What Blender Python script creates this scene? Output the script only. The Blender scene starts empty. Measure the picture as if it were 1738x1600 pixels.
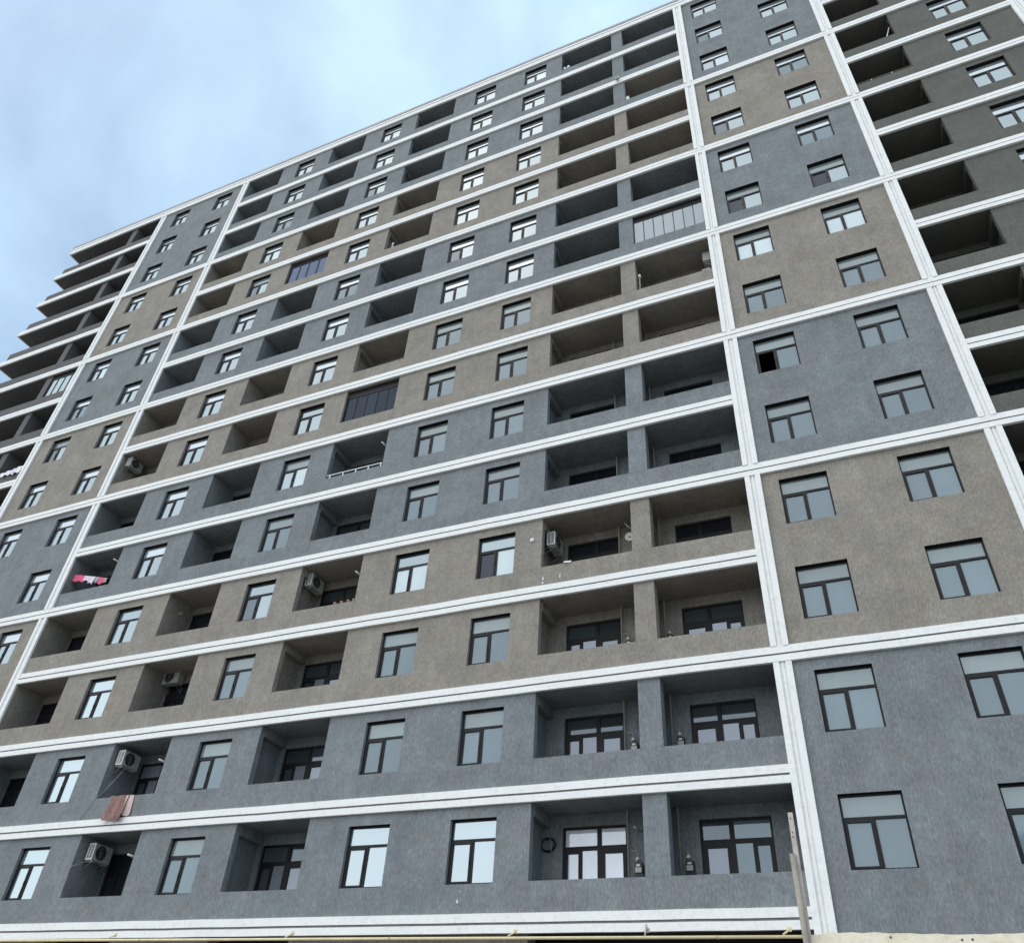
import bpy, math, random
from mathutils import Matrix, Vector
random.seed(7)
R = math.radians
scene = bpy.context.scene
col = scene.collection

# ------------------------------------------------------------------ camera
cam_d = bpy.data.cameras.new('camera')
cam = bpy.data.objects.new('camera', cam_d); col.objects.link(cam)
cam_d.sensor_width = 36.0
cam_d.lens = 36.0 * 1377.5223831565752 / 1738.0
cam_d.clip_start = 0.05; cam_d.clip_end = 3000
Z0 = 4.85                     # height of the facade's datum above the ground
RIGHT = Vector((0.9163613, 0.396187066, 0.057600153)); DOWN = Vector((-0.206333079, 0.590653995, -0.780099044)); FWD = Vector((-0.343086912, 0.702967757, 0.62299896))
m = Matrix((( RIGHT[0], -DOWN[0], -FWD[0], 1.100769),
            ( RIGHT[1], -DOWN[1], -FWD[1], -20.730385),
            ( RIGHT[2], -DOWN[2], -FWD[2], -3.2576 + Z0),
            (0, 0, 0, 1)))
cam.matrix_world = m
scene.camera = cam

# ------------------------------------------------------------------ world, sun, exposure
SUN_EL, SUN_AZ = 60.0, 216.0          # degrees; azimuth clockwise from +Y (the sun stands behind the camera)
world = bpy.data.worlds.new('World'); scene.world = world; world.use_nodes = True
nt = world.node_tree; nt.nodes.clear()
def N(t, **kw):
    n = nt.nodes.new(t)
    for k, v in kw.items(): setattr(n, k, v)
    return n
out = N('ShaderNodeOutputWorld'); bg = N('ShaderNodeBackground')
sky = N('ShaderNodeTexSky'); sky.sky_type = 'NISHITA'; sky.sun_disc = False
sky.sun_elevation = R(SUN_EL); sky.sun_rotation = R(SUN_AZ)
sky.air_density = 1.0; sky.dust_density = 1.6; sky.ozone_density = 1.4
tc = N('ShaderNodeTexCoord'); mp = N('ShaderNodeMapping'); mp.inputs['Scale'].default_value = (1.0, 1.0, 1.7)
no = N('ShaderNodeTexNoise'); no.inputs['Scale'].default_value = 2.1; no.inputs['Detail'].default_value = 6.0
no.inputs['Roughness'].default_value = 0.52; no.inputs['Distortion'].default_value = 0.35
rp = N('ShaderNodeValToRGB'); rp.color_ramp.elements[0].position = 0.36; rp.color_ramp.elements[1].position = 0.68
rp.color_ramp.elements[0].color = (0.24, 0.24, 0.24, 1); rp.color_ramp.elements[1].color = (0.78, 0.78, 0.78, 1)
mx = N('ShaderNodeMix', data_type='RGBA')
L = nt.links.new
L(tc.outputs['Generated'], mp.inputs['Vector']); L(mp.outputs['Vector'], no.inputs['Vector'])
L(no.outputs['Fac'], rp.inputs['Fac']); L(rp.outputs['Color'], mx.inputs['Factor'])
L(sky.outputs['Color'], mx.inputs['A']); mx.inputs['B'].default_value = (5.2, 7.15, 8.5, 1)   # thin bright cloud veil
L(mx.outputs['Result'], bg.inputs['Color']); bg.inputs['Strength'].default_value = 0.087
L(bg.outputs['Background'], out.inputs['Surface'])

sun_d = bpy.data.lights.new('sun', 'SUN'); sun = bpy.data.objects.new('sun', sun_d); col.objects.link(sun)
sun_d.energy = 1.5; sun_d.angle = R(110.0); sun_d.color = (1.0, 0.93, 0.83)
az, el = R(SUN_AZ), R(SUN_EL)
to_sun = Vector((math.sin(az) * math.cos(el), math.cos(az) * math.cos(el), math.sin(el)))
sun.rotation_euler = to_sun.to_track_quat('Z', 'Y').to_euler(); sun.location = (0, -30, 60)

vs = scene.view_settings
vs.view_transform = 'Standard'; vs.look = 'None'; vs.gamma = 1.0; vs.use_curve_mapping = False
vs.exposure = 0.90
scene.render.film_transparent = False

# ------------------------------------------------------------------ materials
def mat(name):
    mt = bpy.data.materials.new(name); mt.use_nodes = True
    t = mt.node_tree; t.nodes.clear()
    o = t.nodes.new('ShaderNodeOutputMaterial'); b = t.nodes.new('ShaderNodeBsdfPrincipled')
    t.links.new(b.outputs[0], o.inputs[0])
    return mt, t, b, o
def noise(t, vec, scale, detail=4, rough=0.55):
    n = t.nodes.new('ShaderNodeTexNoise'); n.inputs['Scale'].default_value = scale
    n.inputs['Detail'].default_value = detail; n.inputs['Roughness'].default_value = rough
    t.links.new(vec, n.inputs['Vector']); return n.outputs['Fac']
def mapped(t, scale):
    g = t.nodes.new('ShaderNodeNewGeometry'); mpn = t.nodes.new('ShaderNodeMapping')
    mpn.inputs['Scale'].default_value = scale
    t.links.new(g.outputs['Position'], mpn.inputs['Vector']); return mpn.outputs['Vector']
def ramp(t, fac, stops):
    r_ = t.nodes.new('ShaderNodeValToRGB'); e = r_.color_ramp.elements
    while len(e) < len(stops): e.new(0.5)
    for i, (p, c) in enumerate(stops):
        e[i].position = p; e[i].color = (c if len(c) == 4 else (*c, 1))
    t.links.new(fac, r_.inputs['Fac']); return r_.outputs['Color']
def mixc(t, mode, fac, a, b):
    x = t.nodes.new('ShaderNodeMix'); x.data_type = 'RGBA'; x.blend_type = mode
    if isinstance(fac, (int, float)): x.inputs['Factor'].default_value = fac
    else: t.links.new(fac, x.inputs['Factor'])
    for s, v in (('A', a), ('B', b)):
        if isinstance(v, tuple): x.inputs[s].default_value = v if len(v) == 4 else (*v, 1)
        else: t.links.new(v, x.inputs[s])
    return x.outputs['Result']
def bump(t, b, h, strength, dist=0.02):
    n = t.nodes.new('ShaderNodeBump'); n.inputs['Strength'].default_value = strength
    n.inputs['Distance'].default_value = dist
    t.links.new(h, n.inputs['Height']); t.links.new(n.outputs[0], b.inputs['Normal'])

def plaster(name, c, warm=(1.04, 1.0, 0.95), amp=1.0):
    """scratched 'bark' render: blotches, short vertical scratches, faint run-off streaks"""
    mt, t, b, o = mat(name)
    big = ramp(t, noise(t, mapped(t, (1, 1, 1)), 0.75, 6, 0.65), [(0.3, (1 - .17*amp,)*3), (0.7, (1 + .15*amp,)*3)])
    scr = ramp(t, noise(t, mapped(t, (22, 22, 8)), 1.0, 6, 0.78), [(0.30, (1 - .36*amp,)*3), (0.5, (1.0,)*3), (0.70, (1 + .40*amp,)*3)])
    mid = ramp(t, noise(t, mapped(t, (3.4, 3.4, 2.6)), 1.0, 7, 0.72), [(0.30, (1 - .14*amp,)*3), (0.5, (1.0,)*3), (0.70, (1 + .14*amp,)*3)])
    run = ramp(t, noise(t, mapped(t, (5, 5, 0.45)), 1.0, 4, 0.6), [(0.35, (1 - .05*amp,)*3), (0.65, (1 + .04*amp,)*3)])
    hue = ramp(t, noise(t, mapped(t, (1, 1, 1)), 1.3, 4, 0.6), [(0.35, (0.975, 1.005, 1.015)), (0.65, warm)])
    x = mixc(t, 'MULTIPLY', 1.0, (c[0], c[1], c[2], 1), big)
    x = mixc(t, 'MULTIPLY', 1.0, x, scr); x = mixc(t, 'MULTIPLY', 1.0, x, mid); x = mixc(t, 'MULTIPLY', 1.0, x, run); x = mixc(t, 'MULTIPLY', 1.0, x, hue)
    t.links.new(x, b.inputs['Base Color']); b.inputs['Roughness'].default_value = 0.85
    b.inputs['Specular IOR Level'].default_value = 0.25
    bump(t, b, noise(t, mapped(t, (55, 55, 16)), 1.0, 4, 0.7), 0.5, 0.012)
    return mt
def simple(name, c, rough=0.5, metal=0.0, spec=0.5, var=0.08, scale=6.0, bmp=0.0):
    mt, t, b, o = mat(name)
    v = ramp(t, noise(t, mapped(t, (1, 1, 1)), scale, 5, 0.6), [(0.3, (1 - var,)*3), (0.7, (1 + var,)*3)])
    t.links.new(mixc(t, 'MULTIPLY', 1.0, (*c, 1), v), b.inputs['Base Color'])
    b.inputs['Roughness'].default_value = rough; b.inputs['Metallic'].default_value = metal
    b.inputs['Specular IOR Level'].default_value = spec
    if bmp: bump(t, b, noise(t, mapped(t, (1, 1, 1)), scale * 8, 4, 0.6), bmp, 0.01)
    return mt
def glass(name, body, refl, spread=0.12, fac=0.55, rough=0.03):
    """coated pane: mirror-like coat over a dull body (blind, film or dark room right behind it)"""
    mt, t, b, o = mat(name); t.nodes.remove(b)
    d = t.nodes.new('ShaderNodeBsdfDiffuse'); g = t.nodes.new('ShaderNodeBsdfGlossy')
    g.inputs['Roughness'].default_value = rough; g.inputs['Color'].default_value = (*refl, 1)
    oi = t.nodes.new('ShaderNodeObjectInfo')
    v = ramp(t, oi.outputs['Random'], [(0.0, (1 - spread,)*3), (1.0, (1 + spread,)*3)])
    dirt = ramp(t, noise(t, mapped(t, (1.2, 1.2, 0.8)), 1.6, 4, 0.6), [(0.3, (0.93,)*3), (0.7, (1.07,)*3)])
    t.links.new(mixc(t, 'MULTIPLY', 1.0, mixc(t, 'MULTIPLY', 1.0, (*body, 1), v), dirt), d.inputs['Color'])
    lw = t.nodes.new('ShaderNodeFresnel'); lw.inputs['IOR'].default_value = 1.6
    ma = t.nodes.new('ShaderNodeMath'); ma.operation = 'MULTIPLY_ADD'
    t.links.new(lw.outputs[0], ma.inputs[0]); ma.inputs[1].default_value = 0.8; ma.inputs[2].default_value = fac
    ma.use_clamp = True
    bm_ = t.nodes.new('ShaderNodeBump'); bm_.inputs['Strength'].default_value = 0.12; bm_.inputs['Distance'].default_value = 0.01
    t.links.new(noise(t, mapped(t, (1, 1, 1)), 1.4, 2, 0.5), bm_.inputs['Height']); t.links.new(bm_.outputs[0], g.inputs['Normal'])
    mxs = t.nodes.new('ShaderNodeMixShader')
    t.links.new(ma.outputs[0], mxs.inputs[0]); t.links.new(d.outputs[0], mxs.inputs[1]); t.links.new(g.outputs[0], mxs.inputs[2])
    t.links.new(mxs.outputs[0], o.inputs[0]); return mt

M = {}
M['grey'] = plaster('grey_scratched_plaster', (0.187, 0.203, 0.212), (1.02, 0.99, 1.0))
M['brown'] = plaster('brown_scratched_plaster', (0.252, 0.230, 0.203), (1.03, 0.99, 0.96))
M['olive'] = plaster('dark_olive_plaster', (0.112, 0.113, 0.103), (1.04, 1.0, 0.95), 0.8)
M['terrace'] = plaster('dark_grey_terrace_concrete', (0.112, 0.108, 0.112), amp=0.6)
M['loggia_pale'] = plaster('pale_brown_loggia_paint', (0.30, 0.27, 0.235), amp=0.5)
def moulding():
    mt, t, b, o = mat('white_stone_moulding')
    v = ramp(t, noise(t, mapped(t, (9, 9, 9)), 1.0, 6, 0.65), [(0.28, (0.66, 0.67, 0.66)), (0.45, (0.79, 0.79, 0.775)), (0.72, (0.83, 0.83, 0.815))])
    w = ramp(t, noise(t, mapped(t, (0.8, 0.8, 2)), 1.0, 5, 0.6), [(0.3, (0.94, 0.94, 0.95)), (0.6, (1, 1, 1))])
    t.links.new(mixc(t, 'MULTIPLY', 1.0, v, w), b.inputs['Base Color']); b.inputs['Roughness'].default_value = 0.7
    b.inputs['Specular IOR Level'].default_value = 0.3
    bump(t, b, noise(t, mapped(t, (30, 30, 30)), 1.0, 4, 0.6), 0.25, 0.006); return mt
M['white'] = moulding()
M['joint'] = simple('grey_plaster_between_mouldings', (0.17, 0.165, 0.163), 0.9, 0, 0.2, 0.15)
M['skypane'] = glass('bright_mirror_pane', (0.18, 0.22, 0.24), (0.52, 0.59, 0.62), 0.15, 0.46)
M['brightpane'] = glass('pane_with_white_film', (0.74, 0.76, 0.82), (0.8, 0.85, 0.9), 0.05, 0.12)
M['coping'] = simple('grey_metal_coping', (0.19, 0.20, 0.22), 0.5, 0.3, 0.5)
M['frame'] = simple('dark_brown_profile_and_head_shade', (0.011, 0.009, 0.0105), 0.5, 0, 0.25, 0.05)
M['film'] = glass('pane_with_pale_blind', (0.115, 0.148, 0.162), (0.40, 0.47, 0.52), 0.22, 0.14)
M['filmtop'] = glass('transom_pane_with_pale_blind', (0.175, 0.208, 0.208), (0.46, 0.52, 0.54), 0.18, 0.13)
M['mixtop'] = glass('bright_transom_pane', (0.27, 0.30, 0.31), (0.60, 0.66, 0.70), 0.14, 0.36)
M['clear'] = glass('mirror_coated_pane', (0.12, 0.15, 0.17), (0.43, 0.50, 0.53), 0.35, 0.38)
M['dull'] = glass('tinted_pane', (0.055, 0.066, 0.074), (0.42, 0.48, 0.54), 0.3, 0.13)
M['darkpane'] = glass('insect_screen_sash', (0.016, 0.018, 0.024), (0.35, 0.37, 0.42), 0.2, 0.05)
M['whitepane'] = glass('pane_with_white_curtain', (0.46, 0.53, 0.55), (0.6, 0.68, 0.72), 0.06, 0.16)
M['lavender'] = glass('pane_with_lavender_film', (0.23, 0.245, 0.28), (0.5, 0.55, 0.62), 0.15, 0.13)
M['navy'] = glass('dark_blue_glazing', (0.04, 0.055, 0.085), (0.22, 0.27, 0.38), 0.2, 0.15)
M['slate'] = glass('slate_tinted_glazing', (0.022, 0.029, 0.038), (0.10, 0.12, 0.15), 0.2, 0.10)
M['pale'] = glass('clear_balcony_glazing', (0.17, 0.20, 0.215), (0.42, 0.47, 0.50), 0.1, 0.2)
M['dark'] = simple('unlit_interior', (0.02, 0.02, 0.022), 0.9)
M['plastic'] = simple('white_enamel', (0.62, 0.62, 0.60), 0.4, 0, 0.5, 0.05)
M['acfront'] = simple('cream_enamel', (0.40, 0.41, 0.39), 0.45, 0, 0.5, 0.05)
M['black'] = simple('black_plastic', (0.012, 0.012, 0.014), 0.5)
M['steel'] = simple('dull_steel', (0.28, 0.28, 0.27), 0.45, 0.7)
M['whitemetal'] = simple('white_painted_metal', (0.72, 0.73, 0.74), 0.4)
M['riser'] = simple('khaki_painted_pipe', (0.34, 0.32, 0.26), 0.5)
M['yellow'] = simple('cream_yellow_gas_pipe', (0.68, 0.57, 0.34), 0.4, 0, 0.5, 0.12, 3.0)
M['towel'] = simple('dusty_pink_terry', (0.27, 0.165, 0.15), 0.95, 0, 0.1, 0.25, 14, 0.6)
M['palepink'] = simple('pale_pink_cloth', (0.62, 0.48, 0.46), 0.95, 0, 0.1, 0.1, 10, 0.4)
M['pink'] = simple('bright_pink_cloth', (0.75, 0.13, 0.22), 0.9, 0, 0.1, 0.15, 12, 0.4)
M['lilac'] = simple('white_lilac_cloth', (0.72, 0.62, 0.72), 0.9, 0, 0.1, 0.1, 12, 0.4)
M['greycloth'] = simple('grey_cloth', (0.35, 0.36, 0.40), 0.9, 0, 0.1, 0.1, 12, 0.4)
M['whitecloth'] = simple('white_cloth', (0.78, 0.78, 0.80), 0.9, 0, 0.1, 0.08, 10, 0.4)
M['clay'] = simple('pink_clay', (0.42, 0.24, 0.20), 0.8)
M['leaf'] = simple('leaf_green', (0.05, 0.09, 0.03), 0.7, 0, 0.3, 0.3, 20)
M['wood'] = simple('weathered_wood', (0.46, 0.40, 0.365), 0.85, 0, 0.2, 0.22, 9, 0.4)
M['post'] = simple('weathered_grey_post', (0.27, 0.25, 0.21), 0.8, 0, 0.2, 0.25, 6, 0.4)
def cream():
    mt, t, b, o = mat('cream_limestone')
    v = ramp(t, noise(t, mapped(t, (1, 1, 1)), 5.0, 6, 0.65), [(0.25, (0.58, 0.49, 0.36)), (0.5, (0.76, 0.69, 0.55)), (0.75, (0.82, 0.78, 0.67))])
    s = ramp(t, noise(t, mapped(t, (1, 1, 1)), 24.0, 3, 0.5), [(0.26, (0.35, 0.3, 0.25)), (0.34, (1, 1, 1))])
    t.links.new(mixc(t, 'MULTIPLY', 0.6, v, s), b.inputs['Base Color']); b.inputs['Roughness'].default_value = 0.9
    bump(t, b, noise(t, mapped(t, (1, 1, 1)), 30, 4, 0.6), 0.5, 0.01); return mt
M['cream'] = cream()
M['ground'] = simple('dusty_concrete', (0.24, 0.23, 0.21), 0.9, 0, 0.3, 0.25, 1.5, 0.3)
M['pave'] = simple('concrete_pavement', (0.30, 0.29, 0.27), 0.9, 0, 0.3, 0.18, 2.0, 0.3)
M['shopwall'] = plaster('ground_floor_render', (0.20, 0.18, 0.165))

# ------------------------------------------------------------------ mesh helpers
class MB:
    def __init__(s): s.v = []; s.f = []; s.mi = []
    def quad(s, a, b, c, d, mi=0):
        n = len(s.v); s.v += [a, b, c, d]; s.f.append((n, n+1, n+2, n+3)); s.mi.append(mi); return s
    def box(s, x0, x1, y0, y1, z0, z1, mi=0, skip=''):
        n = len(s.v)
        s.v += [(x0,y0,z0),(x1,y0,z0),(x1,y1,z0),(x0,y1,z0),(x0,y0,z1),(x1,y0,z1),(x1,y1,z1),(x0,y1,z1)]
        F = {'b':(0,3,2,1),'t':(4,5,6,7),'f':(0,1,5,4),'r':(1,2,6,5),'k':(2,3,7,6),'l':(3,0,4,7)}
        for k, q in F.items():
            if k not in skip: s.f.append(tuple(n+i for i in q)); s.mi.append(mi)
        return s
    def tube(s, pts, r, seg=8, mi=0, caps=True):
        pts = [Vector(p) for p in pts]; rings = []
        for i, p in enumerate(pts):
            d = (pts[min(i+1, len(pts)-1)] - pts[max(i-1, 0)]).normalized()
            a = Vector((0, 0, 1)) if abs(d.z) < 0.9 else Vector((1, 0, 0))
            u = d.cross(a).normalized(); w = d.cross(u)
            rr = r[i] if isinstance(r, (list, tuple)) else r
            n = len(s.v)
            for k in range(seg):
                t_ = 2*math.pi*k/seg; s.v.append(tuple(p + u*(math.cos(t_)*rr) + w*(math.sin(t_)*rr)))
            rings.append(n)
        for a, b in zip(rings, rings[1:]):
            for k in range(seg):
                s.f.append((a+k, a+(k+1) % seg, b+(k+1) % seg, b+k)); s.mi.append(mi)
        if caps:
            s.f.append(tuple(rings[0]+k for k in reversed(range(seg)))); s.mi.append(mi)
            s.f.append(tuple(rings[-1]+k for k in range(seg))); s.mi.append(mi)
        return s
    def disc(s, c, r, y, seg=24, mi=0, r0=0.0):
        """disc or ring in the local XZ plane at y, facing -Y"""
        n = len(s.v)
        for k in range(seg):
            t_ = 2*math.pi*k/seg; s.v.append((c[0]+math.cos(t_)*r, y, c[1]+math.sin(t_)*r))
        if r0 <= 0: s.f.append(tuple(n+k for k in range(seg))); s.mi.append(mi)
        else:
            for k in range(seg):
                t_ = 2*math.pi*k/seg; s.v.append((c[0]+math.cos(t_)*r0, y, c[1]+math.sin(t_)*r0))
            for k in range(seg):
                j = (k+1) % seg; s.f.append((n+k, n+j, n+seg+j, n+seg+k)); s.mi.append(mi)
        return s
    def mesh(s, name, mats, smooth=False):
        me = bpy.data.meshes.new(name); me.from_pydata(s.v, [], s.f)
        for q in (mats if isinstance(mats, (list, tuple)) else [mats]): me.materials.append(M[q])
        if len(me.materials) > 1: me.polygons.foreach_set('material_index', s.mi)
        if smooth: me.polygons.foreach_set('use_smooth', [True]*len(me.polygons))
        me.update(); return me
def obj(name, me, parent=None, loc=(0, 0, 0), rot=(0, 0, 0)):
    o = bpy.data.objects.new(name, me); col.objects.link(o); o.location = loc; o.rotation_euler = rot
    if parent is not None: o.parent = parent
    return o
def thing(name, label, cat, loc=(0, 0, 0), rot=(0, 0, 0), group=None, me=None):
    o = obj(name, me, None, loc, rot); o['label'] = label; o['category'] = cat
    if group: o['group'] = group
    return o
def structure(name, me, loc=(0, 0, 0)):
    o = obj(name, me, None, loc); o['kind'] = 'structure'; return o
_cache = {}
def cached(key, fn):
    if key not in _cache: _cache[key] = fn()
    return _cache[key]

# ------------------------------------------------------------------ dimensions of the facade
H = 3.1
NF = 15
def lv(k): return Z0 + k*H                     # head line of the windows of storey k
PAR = -1.61                                    # parapet tops / window sills below the head line
BB, BT = 0.315, 0.762                            # underside and top of a moulding above the head line
CEIL = 0.33
DEP = 1.5                                      # loggia depth
def tone(k):
    return 'brown' if k in (3, 4, 7, 8, 11, 12) else 'grey'
XL = -48.14                                    # left end of the building
P1, P2, P3, P4, P5 = (-38.96, -38.47), (-31.48, -31.0), (-0.97, -0.50), (5.68, 6.14), (12.62, 13.08)
XR = 19.2
LOG = {'B1': (-31.0, -28.08), 'B2': (-24.08, -21.44), 'B3': (-17.56, -14.84)}
DX = (-7.72, -0.97); PILLAR = (-4.66, -4.03)
WC = {'C1': -26.77, 'C2': -20.08, 'C3': -13.42, 'C4': -10.10}
WW, WH = 1.39, 1.63
W1X = (-37.53, -33.75); W2X = (0.0, 3.33); RWX = 10.0; RB = (6.14, 8.41); W3X = (13.95,)

ground = structure('ground', MB().quad((-900, -900, 0), (900, -900, 0), (900, 900, 0), (-900, 900, 0)).mesh('ground', 'ground'))
pave = structure('pavement', MB().box(XL-3, XR+3, -4.2, 0.6, 0.004, 0.13).mesh('pavement', 'pave'))

bld = thing('apartment_building', 'fifteen storey apartment block of grey and brown plaster with white mouldings and recessed loggias', 'building', (0, 0, 0))

def wall_sheet(x0, x1, z0, z1, holes, depth, y=0.0):
    """front sheet with rectangular holes and their reveals"""
    mb = MB()
    xs = sorted({x0, x1, *[h[0] for h in holes], *[h[1] for h in holes]})
    zs = sorted({z0, z1, *[h[2] for h in holes], *[h[3] for h in holes]})
    for a, b in zip(xs, xs[1:]):
        for c, d in zip(zs, zs[1:]):
            mx_, mz_ = (a+b)/2, (c+d)/2
            if any(h[0] < mx_ < h[1] and h[2] < mz_ < h[3] for h in holes): continue
            mb.quad((a, y, c), (b, y, c), (b, y, d), (a, y, d))
    for h in holes:
        a, b, c, d = h; e = y + depth
        mb.quad((a, y, c), (a, y, d), (a, e, d), (a, e, c))
        mb.quad((b, y, d), (b, y, c), (b, e, c), (b, e, d))
        mb.quad((a, y, d), (b, y, d), (b, e, d), (a, e, d), 1)  # head undersides coloured near-black, deepening the shade there; jambs keep the wall colour
        mb.quad((b, y, c), (a, y, c), (a, e, c), (b, e, c))
    return mb

# ------------------------------------------------------------------ windows
FY = 0.115                                     # set-back of the window frames
def window_frame():
    mb = MB(); w, h = WW, WH; e = 0.045
    mb.box(0, e, 0, .08, 0, h); mb.box(w-e, w, 0, .08, 0, h)
    mb.box(e, w-e, 0, .08, h-e, h); mb.box(e, w-e, 0, .08, 0, e)
    t0, t1 = h*0.655, h*0.655 + 0.065
    mb.box(e, w-e, .002, .08, t0, t1)
    m0, m1 = w*0.47, w*0.47 + 0.06
    mb.box(m0, m1, .004, .08, e, t0)
    s = 0.055                                   # opening sash, lower left
    mb.box(e, e+s, -.012, .07, e, t0); mb.box(m0-s, m0, -.012, .07, e, t0)
    mb.box(e+s, m0-s, -.012, .07, t0-s, t0); mb.box(e+s, m0-s, -.012, .07, e, e+s*0.8)
    mb.box(m0-s*.5-.01, m0-s*.5+.01, -.03, -.012, h*.30, h*.30+.11)
    return mb
_fr = window_frame().mesh('window_frame', 'frame')
_e, _t0, _t1, _m0, _m1 = .045, WH*.655, WH*.655+.065, WW*.47, WW*.47+.06
RECT = {'t': (_e, WW-_e, _t1, WH-_e), 'l': (_e+.055, _m0-.055, _e+.044, _t0-.055), 'r': (_m1, WW-_e, _e, _t0)}
def pane_mesh(k, mt):
    a, b, c, d = RECT[k]; cx, cz = (a+b)/2, (c+d)/2; g = .004
    return MB().box(a-cx-g, b-cx+g, 0, .012, c-cz-g, d-cz+g).mesh('pane', mt), (cx, cz)
def add_window(x, k, kinds, label=None):
    w = obj('window', _fr, bld, (x, FY, lv(k)-WH))
    if label: w['label'] = label
    for q, mt in zip('tlr', kinds):
        if mt is None: continue
        me, (cx, cz) = cached(('pane', q, mt), lambda: pane_mesh(q, mt))
        obj('pane', me, w, (cx, .035 if q != 'l' else .03, cz), (R(random.uniform(-.5, .5)), 0, R(random.uniform(-.6, .6))))
    return w

CLEAR = ('skypane', 'skypane', 'skypane'); FILM = ('filmtop', 'film', 'film')
MIXED = ('mixtop', 'clear', 'clear')
rng = random.Random(21)
def kinds_for(colname, k):
    sp = {('W2A', 6): ('filmtop', None, 'film'), ('W2A', 9): ('filmtop', 'darkpane', 'clear'), ('W2B', 9): ('filmtop', 'darkpane', 'clear'),
          ('C4', 4): ('clear', 'darkpane', 'whitepane'), ('C3', 4): ('clear', 'whitepane', 'whitepane'),
          ('C1', 2): CLEAR, ('C3', 1): CLEAR, ('C4', 1): CLEAR, ('W2A', 8): ('filmtop', 'whitepane', 'whitepane'), ('W2B', 8): ('filmtop', 'whitepane', 'whitepane'),
          ('C2', 6): ('filmtop', 'clear', 'whitepane'), ('C1', 4): ('clear', 'clear', 'clear'), ('C2', 4): ('clear', 'dull', 'clear'),
          ('W1A', 8): ('filmtop', 'dull', 'clear'), ('C1', 11): ('filmtop', 'dull', 'clear'), ('C2', 7): ('clear', 'clear', 'clear')}
    if (colname, k) in sp: return sp[(colname, k)]
    q = rng.random()
    if k > 8 and q < .06: return ('mixtop', 'clear', 'whitepane')
    if k > 8 and q < .13: return ('mixtop', 'dull', 'clear')
    if k > 8 and q < .22: return ('mixtop', 'film', 'film')
    if colname in ('W2A', 'W2B'): return FILM if k <= 7 else MIXED
    if colname == 'C1': return CLEAR if k <= 3 else MIXED
    if colname == 'C2': return FILM if k <= 5 else MIXED
    if colname in ('C3', 'C4'): return FILM if k <= 8 else MIXED
    return MIXED

# ------------------------------------------------------------------ wall blocks
def add_wall(x0, x1, z0, z1, holes, mt, name='wall'):
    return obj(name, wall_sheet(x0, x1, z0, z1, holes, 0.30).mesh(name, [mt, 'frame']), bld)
def whole(x, k): return (x, x+WW, lv(k)-WH, lv(k))
blocks = [(1, 2), (3, 4), (5, 6), (7, 8), (9, 10), (11, 12), (13, 15)]
for a, b in blocks:
    z0 = 0.0 if a == 1 else lv(a-1) + .5
    z1 = lv(b) + .5 if b < 15 else lv(15) + 1.0
    for nm, (x0, x1), xs in (('W1', (P1[1], P2[0]), W1X), ('W2', (P3[1], P4[0]), W2X), ('W3', (P5[1], XR), W3X)):
        holes = [whole(x, k) for x in xs for k in range(a, b+1)]
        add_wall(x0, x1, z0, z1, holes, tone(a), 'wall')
        for x, s in zip(xs, 'AB'):
            for k in range(a, b+1):
                lab = 'window with its lower left sash open' if (nm+s, k) == ('W2A', 6) else None
                add_window(x, k, kinds_for(nm+s, k), lab)
for k in range(1, NF+1):
    z0 = lv(k-1) + .5; z1 = lv(k) + .5 if k < 15 else lv(15) + 1.0
    t_ = tone(k)
    for x0, x1, cs in ((LOG['B1'][1], LOG['B2'][0], ('C1',)), (LOG['B2'][1], LOG['B3'][0], ('C2',)), (LOG['B3'][1], DX[0], ('C3', 'C4'))):
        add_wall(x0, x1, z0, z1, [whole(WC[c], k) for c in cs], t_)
        for c in cs: add_window(WC[c], k, kinds_for(c, k))
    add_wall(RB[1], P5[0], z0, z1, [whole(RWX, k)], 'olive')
    add_window(RWX, k, MIXED)

# ------------------------------------------------------------------ loggias
def unit_frame(w, h, hd):
    """balcony window and door: window left, door right (local); transoms above"""
    mb = MB(); e = .06
    mb.box(0, e, 0, .08, 0, h); mb.box(w-e, w, 0, .08, 0, h); mb.box(e, w-e, 0, .08, h-e, h)
    m0, m1 = w*.53, w*.53+.12
    mb.box(m0, m1, -.004, .08, 0, h-e)
    t0, t1 = h-.60, h-.49
    mb.box(e, m0, .002, .08, t0, t1); mb.box(m1, w-e, .002, .08, t0, t1)
    n0, n1 = w*.235, w*.235+.11
    mb.box(n0, n1, .004, .08, hd, t0); mb.box(e, m0, .003, .08, hd-.09, hd)
    mb.box(e, n0, -.01, .07, t0-.07, t0); mb.box(e, e+.07, -.01, .07, hd, t0-.07)
    mb.box(m1, m1+.09, -.01, .07, 0, t0); mb.box(w-e-.09, w-e, -.01, .07, 0, t0)
    mb.box(m1+.09, w-e-.09, -.01, .07, t0-.09, t0); mb.box(m1+.09, w-e-.09, -.01, .07, 0, .12)
    panes = [(e, m0, t1, h-e), (m1, w-e, t1, h-e), (e+.07, n0, hd, t0-.07), (n1, m0, hd, t0), (m1+.09, w-e-.09, .12, t0-.09), (e, m0, 0, hd-.09)]
    return mb, panes
UW, UH = 1.83, 2.58
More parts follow.
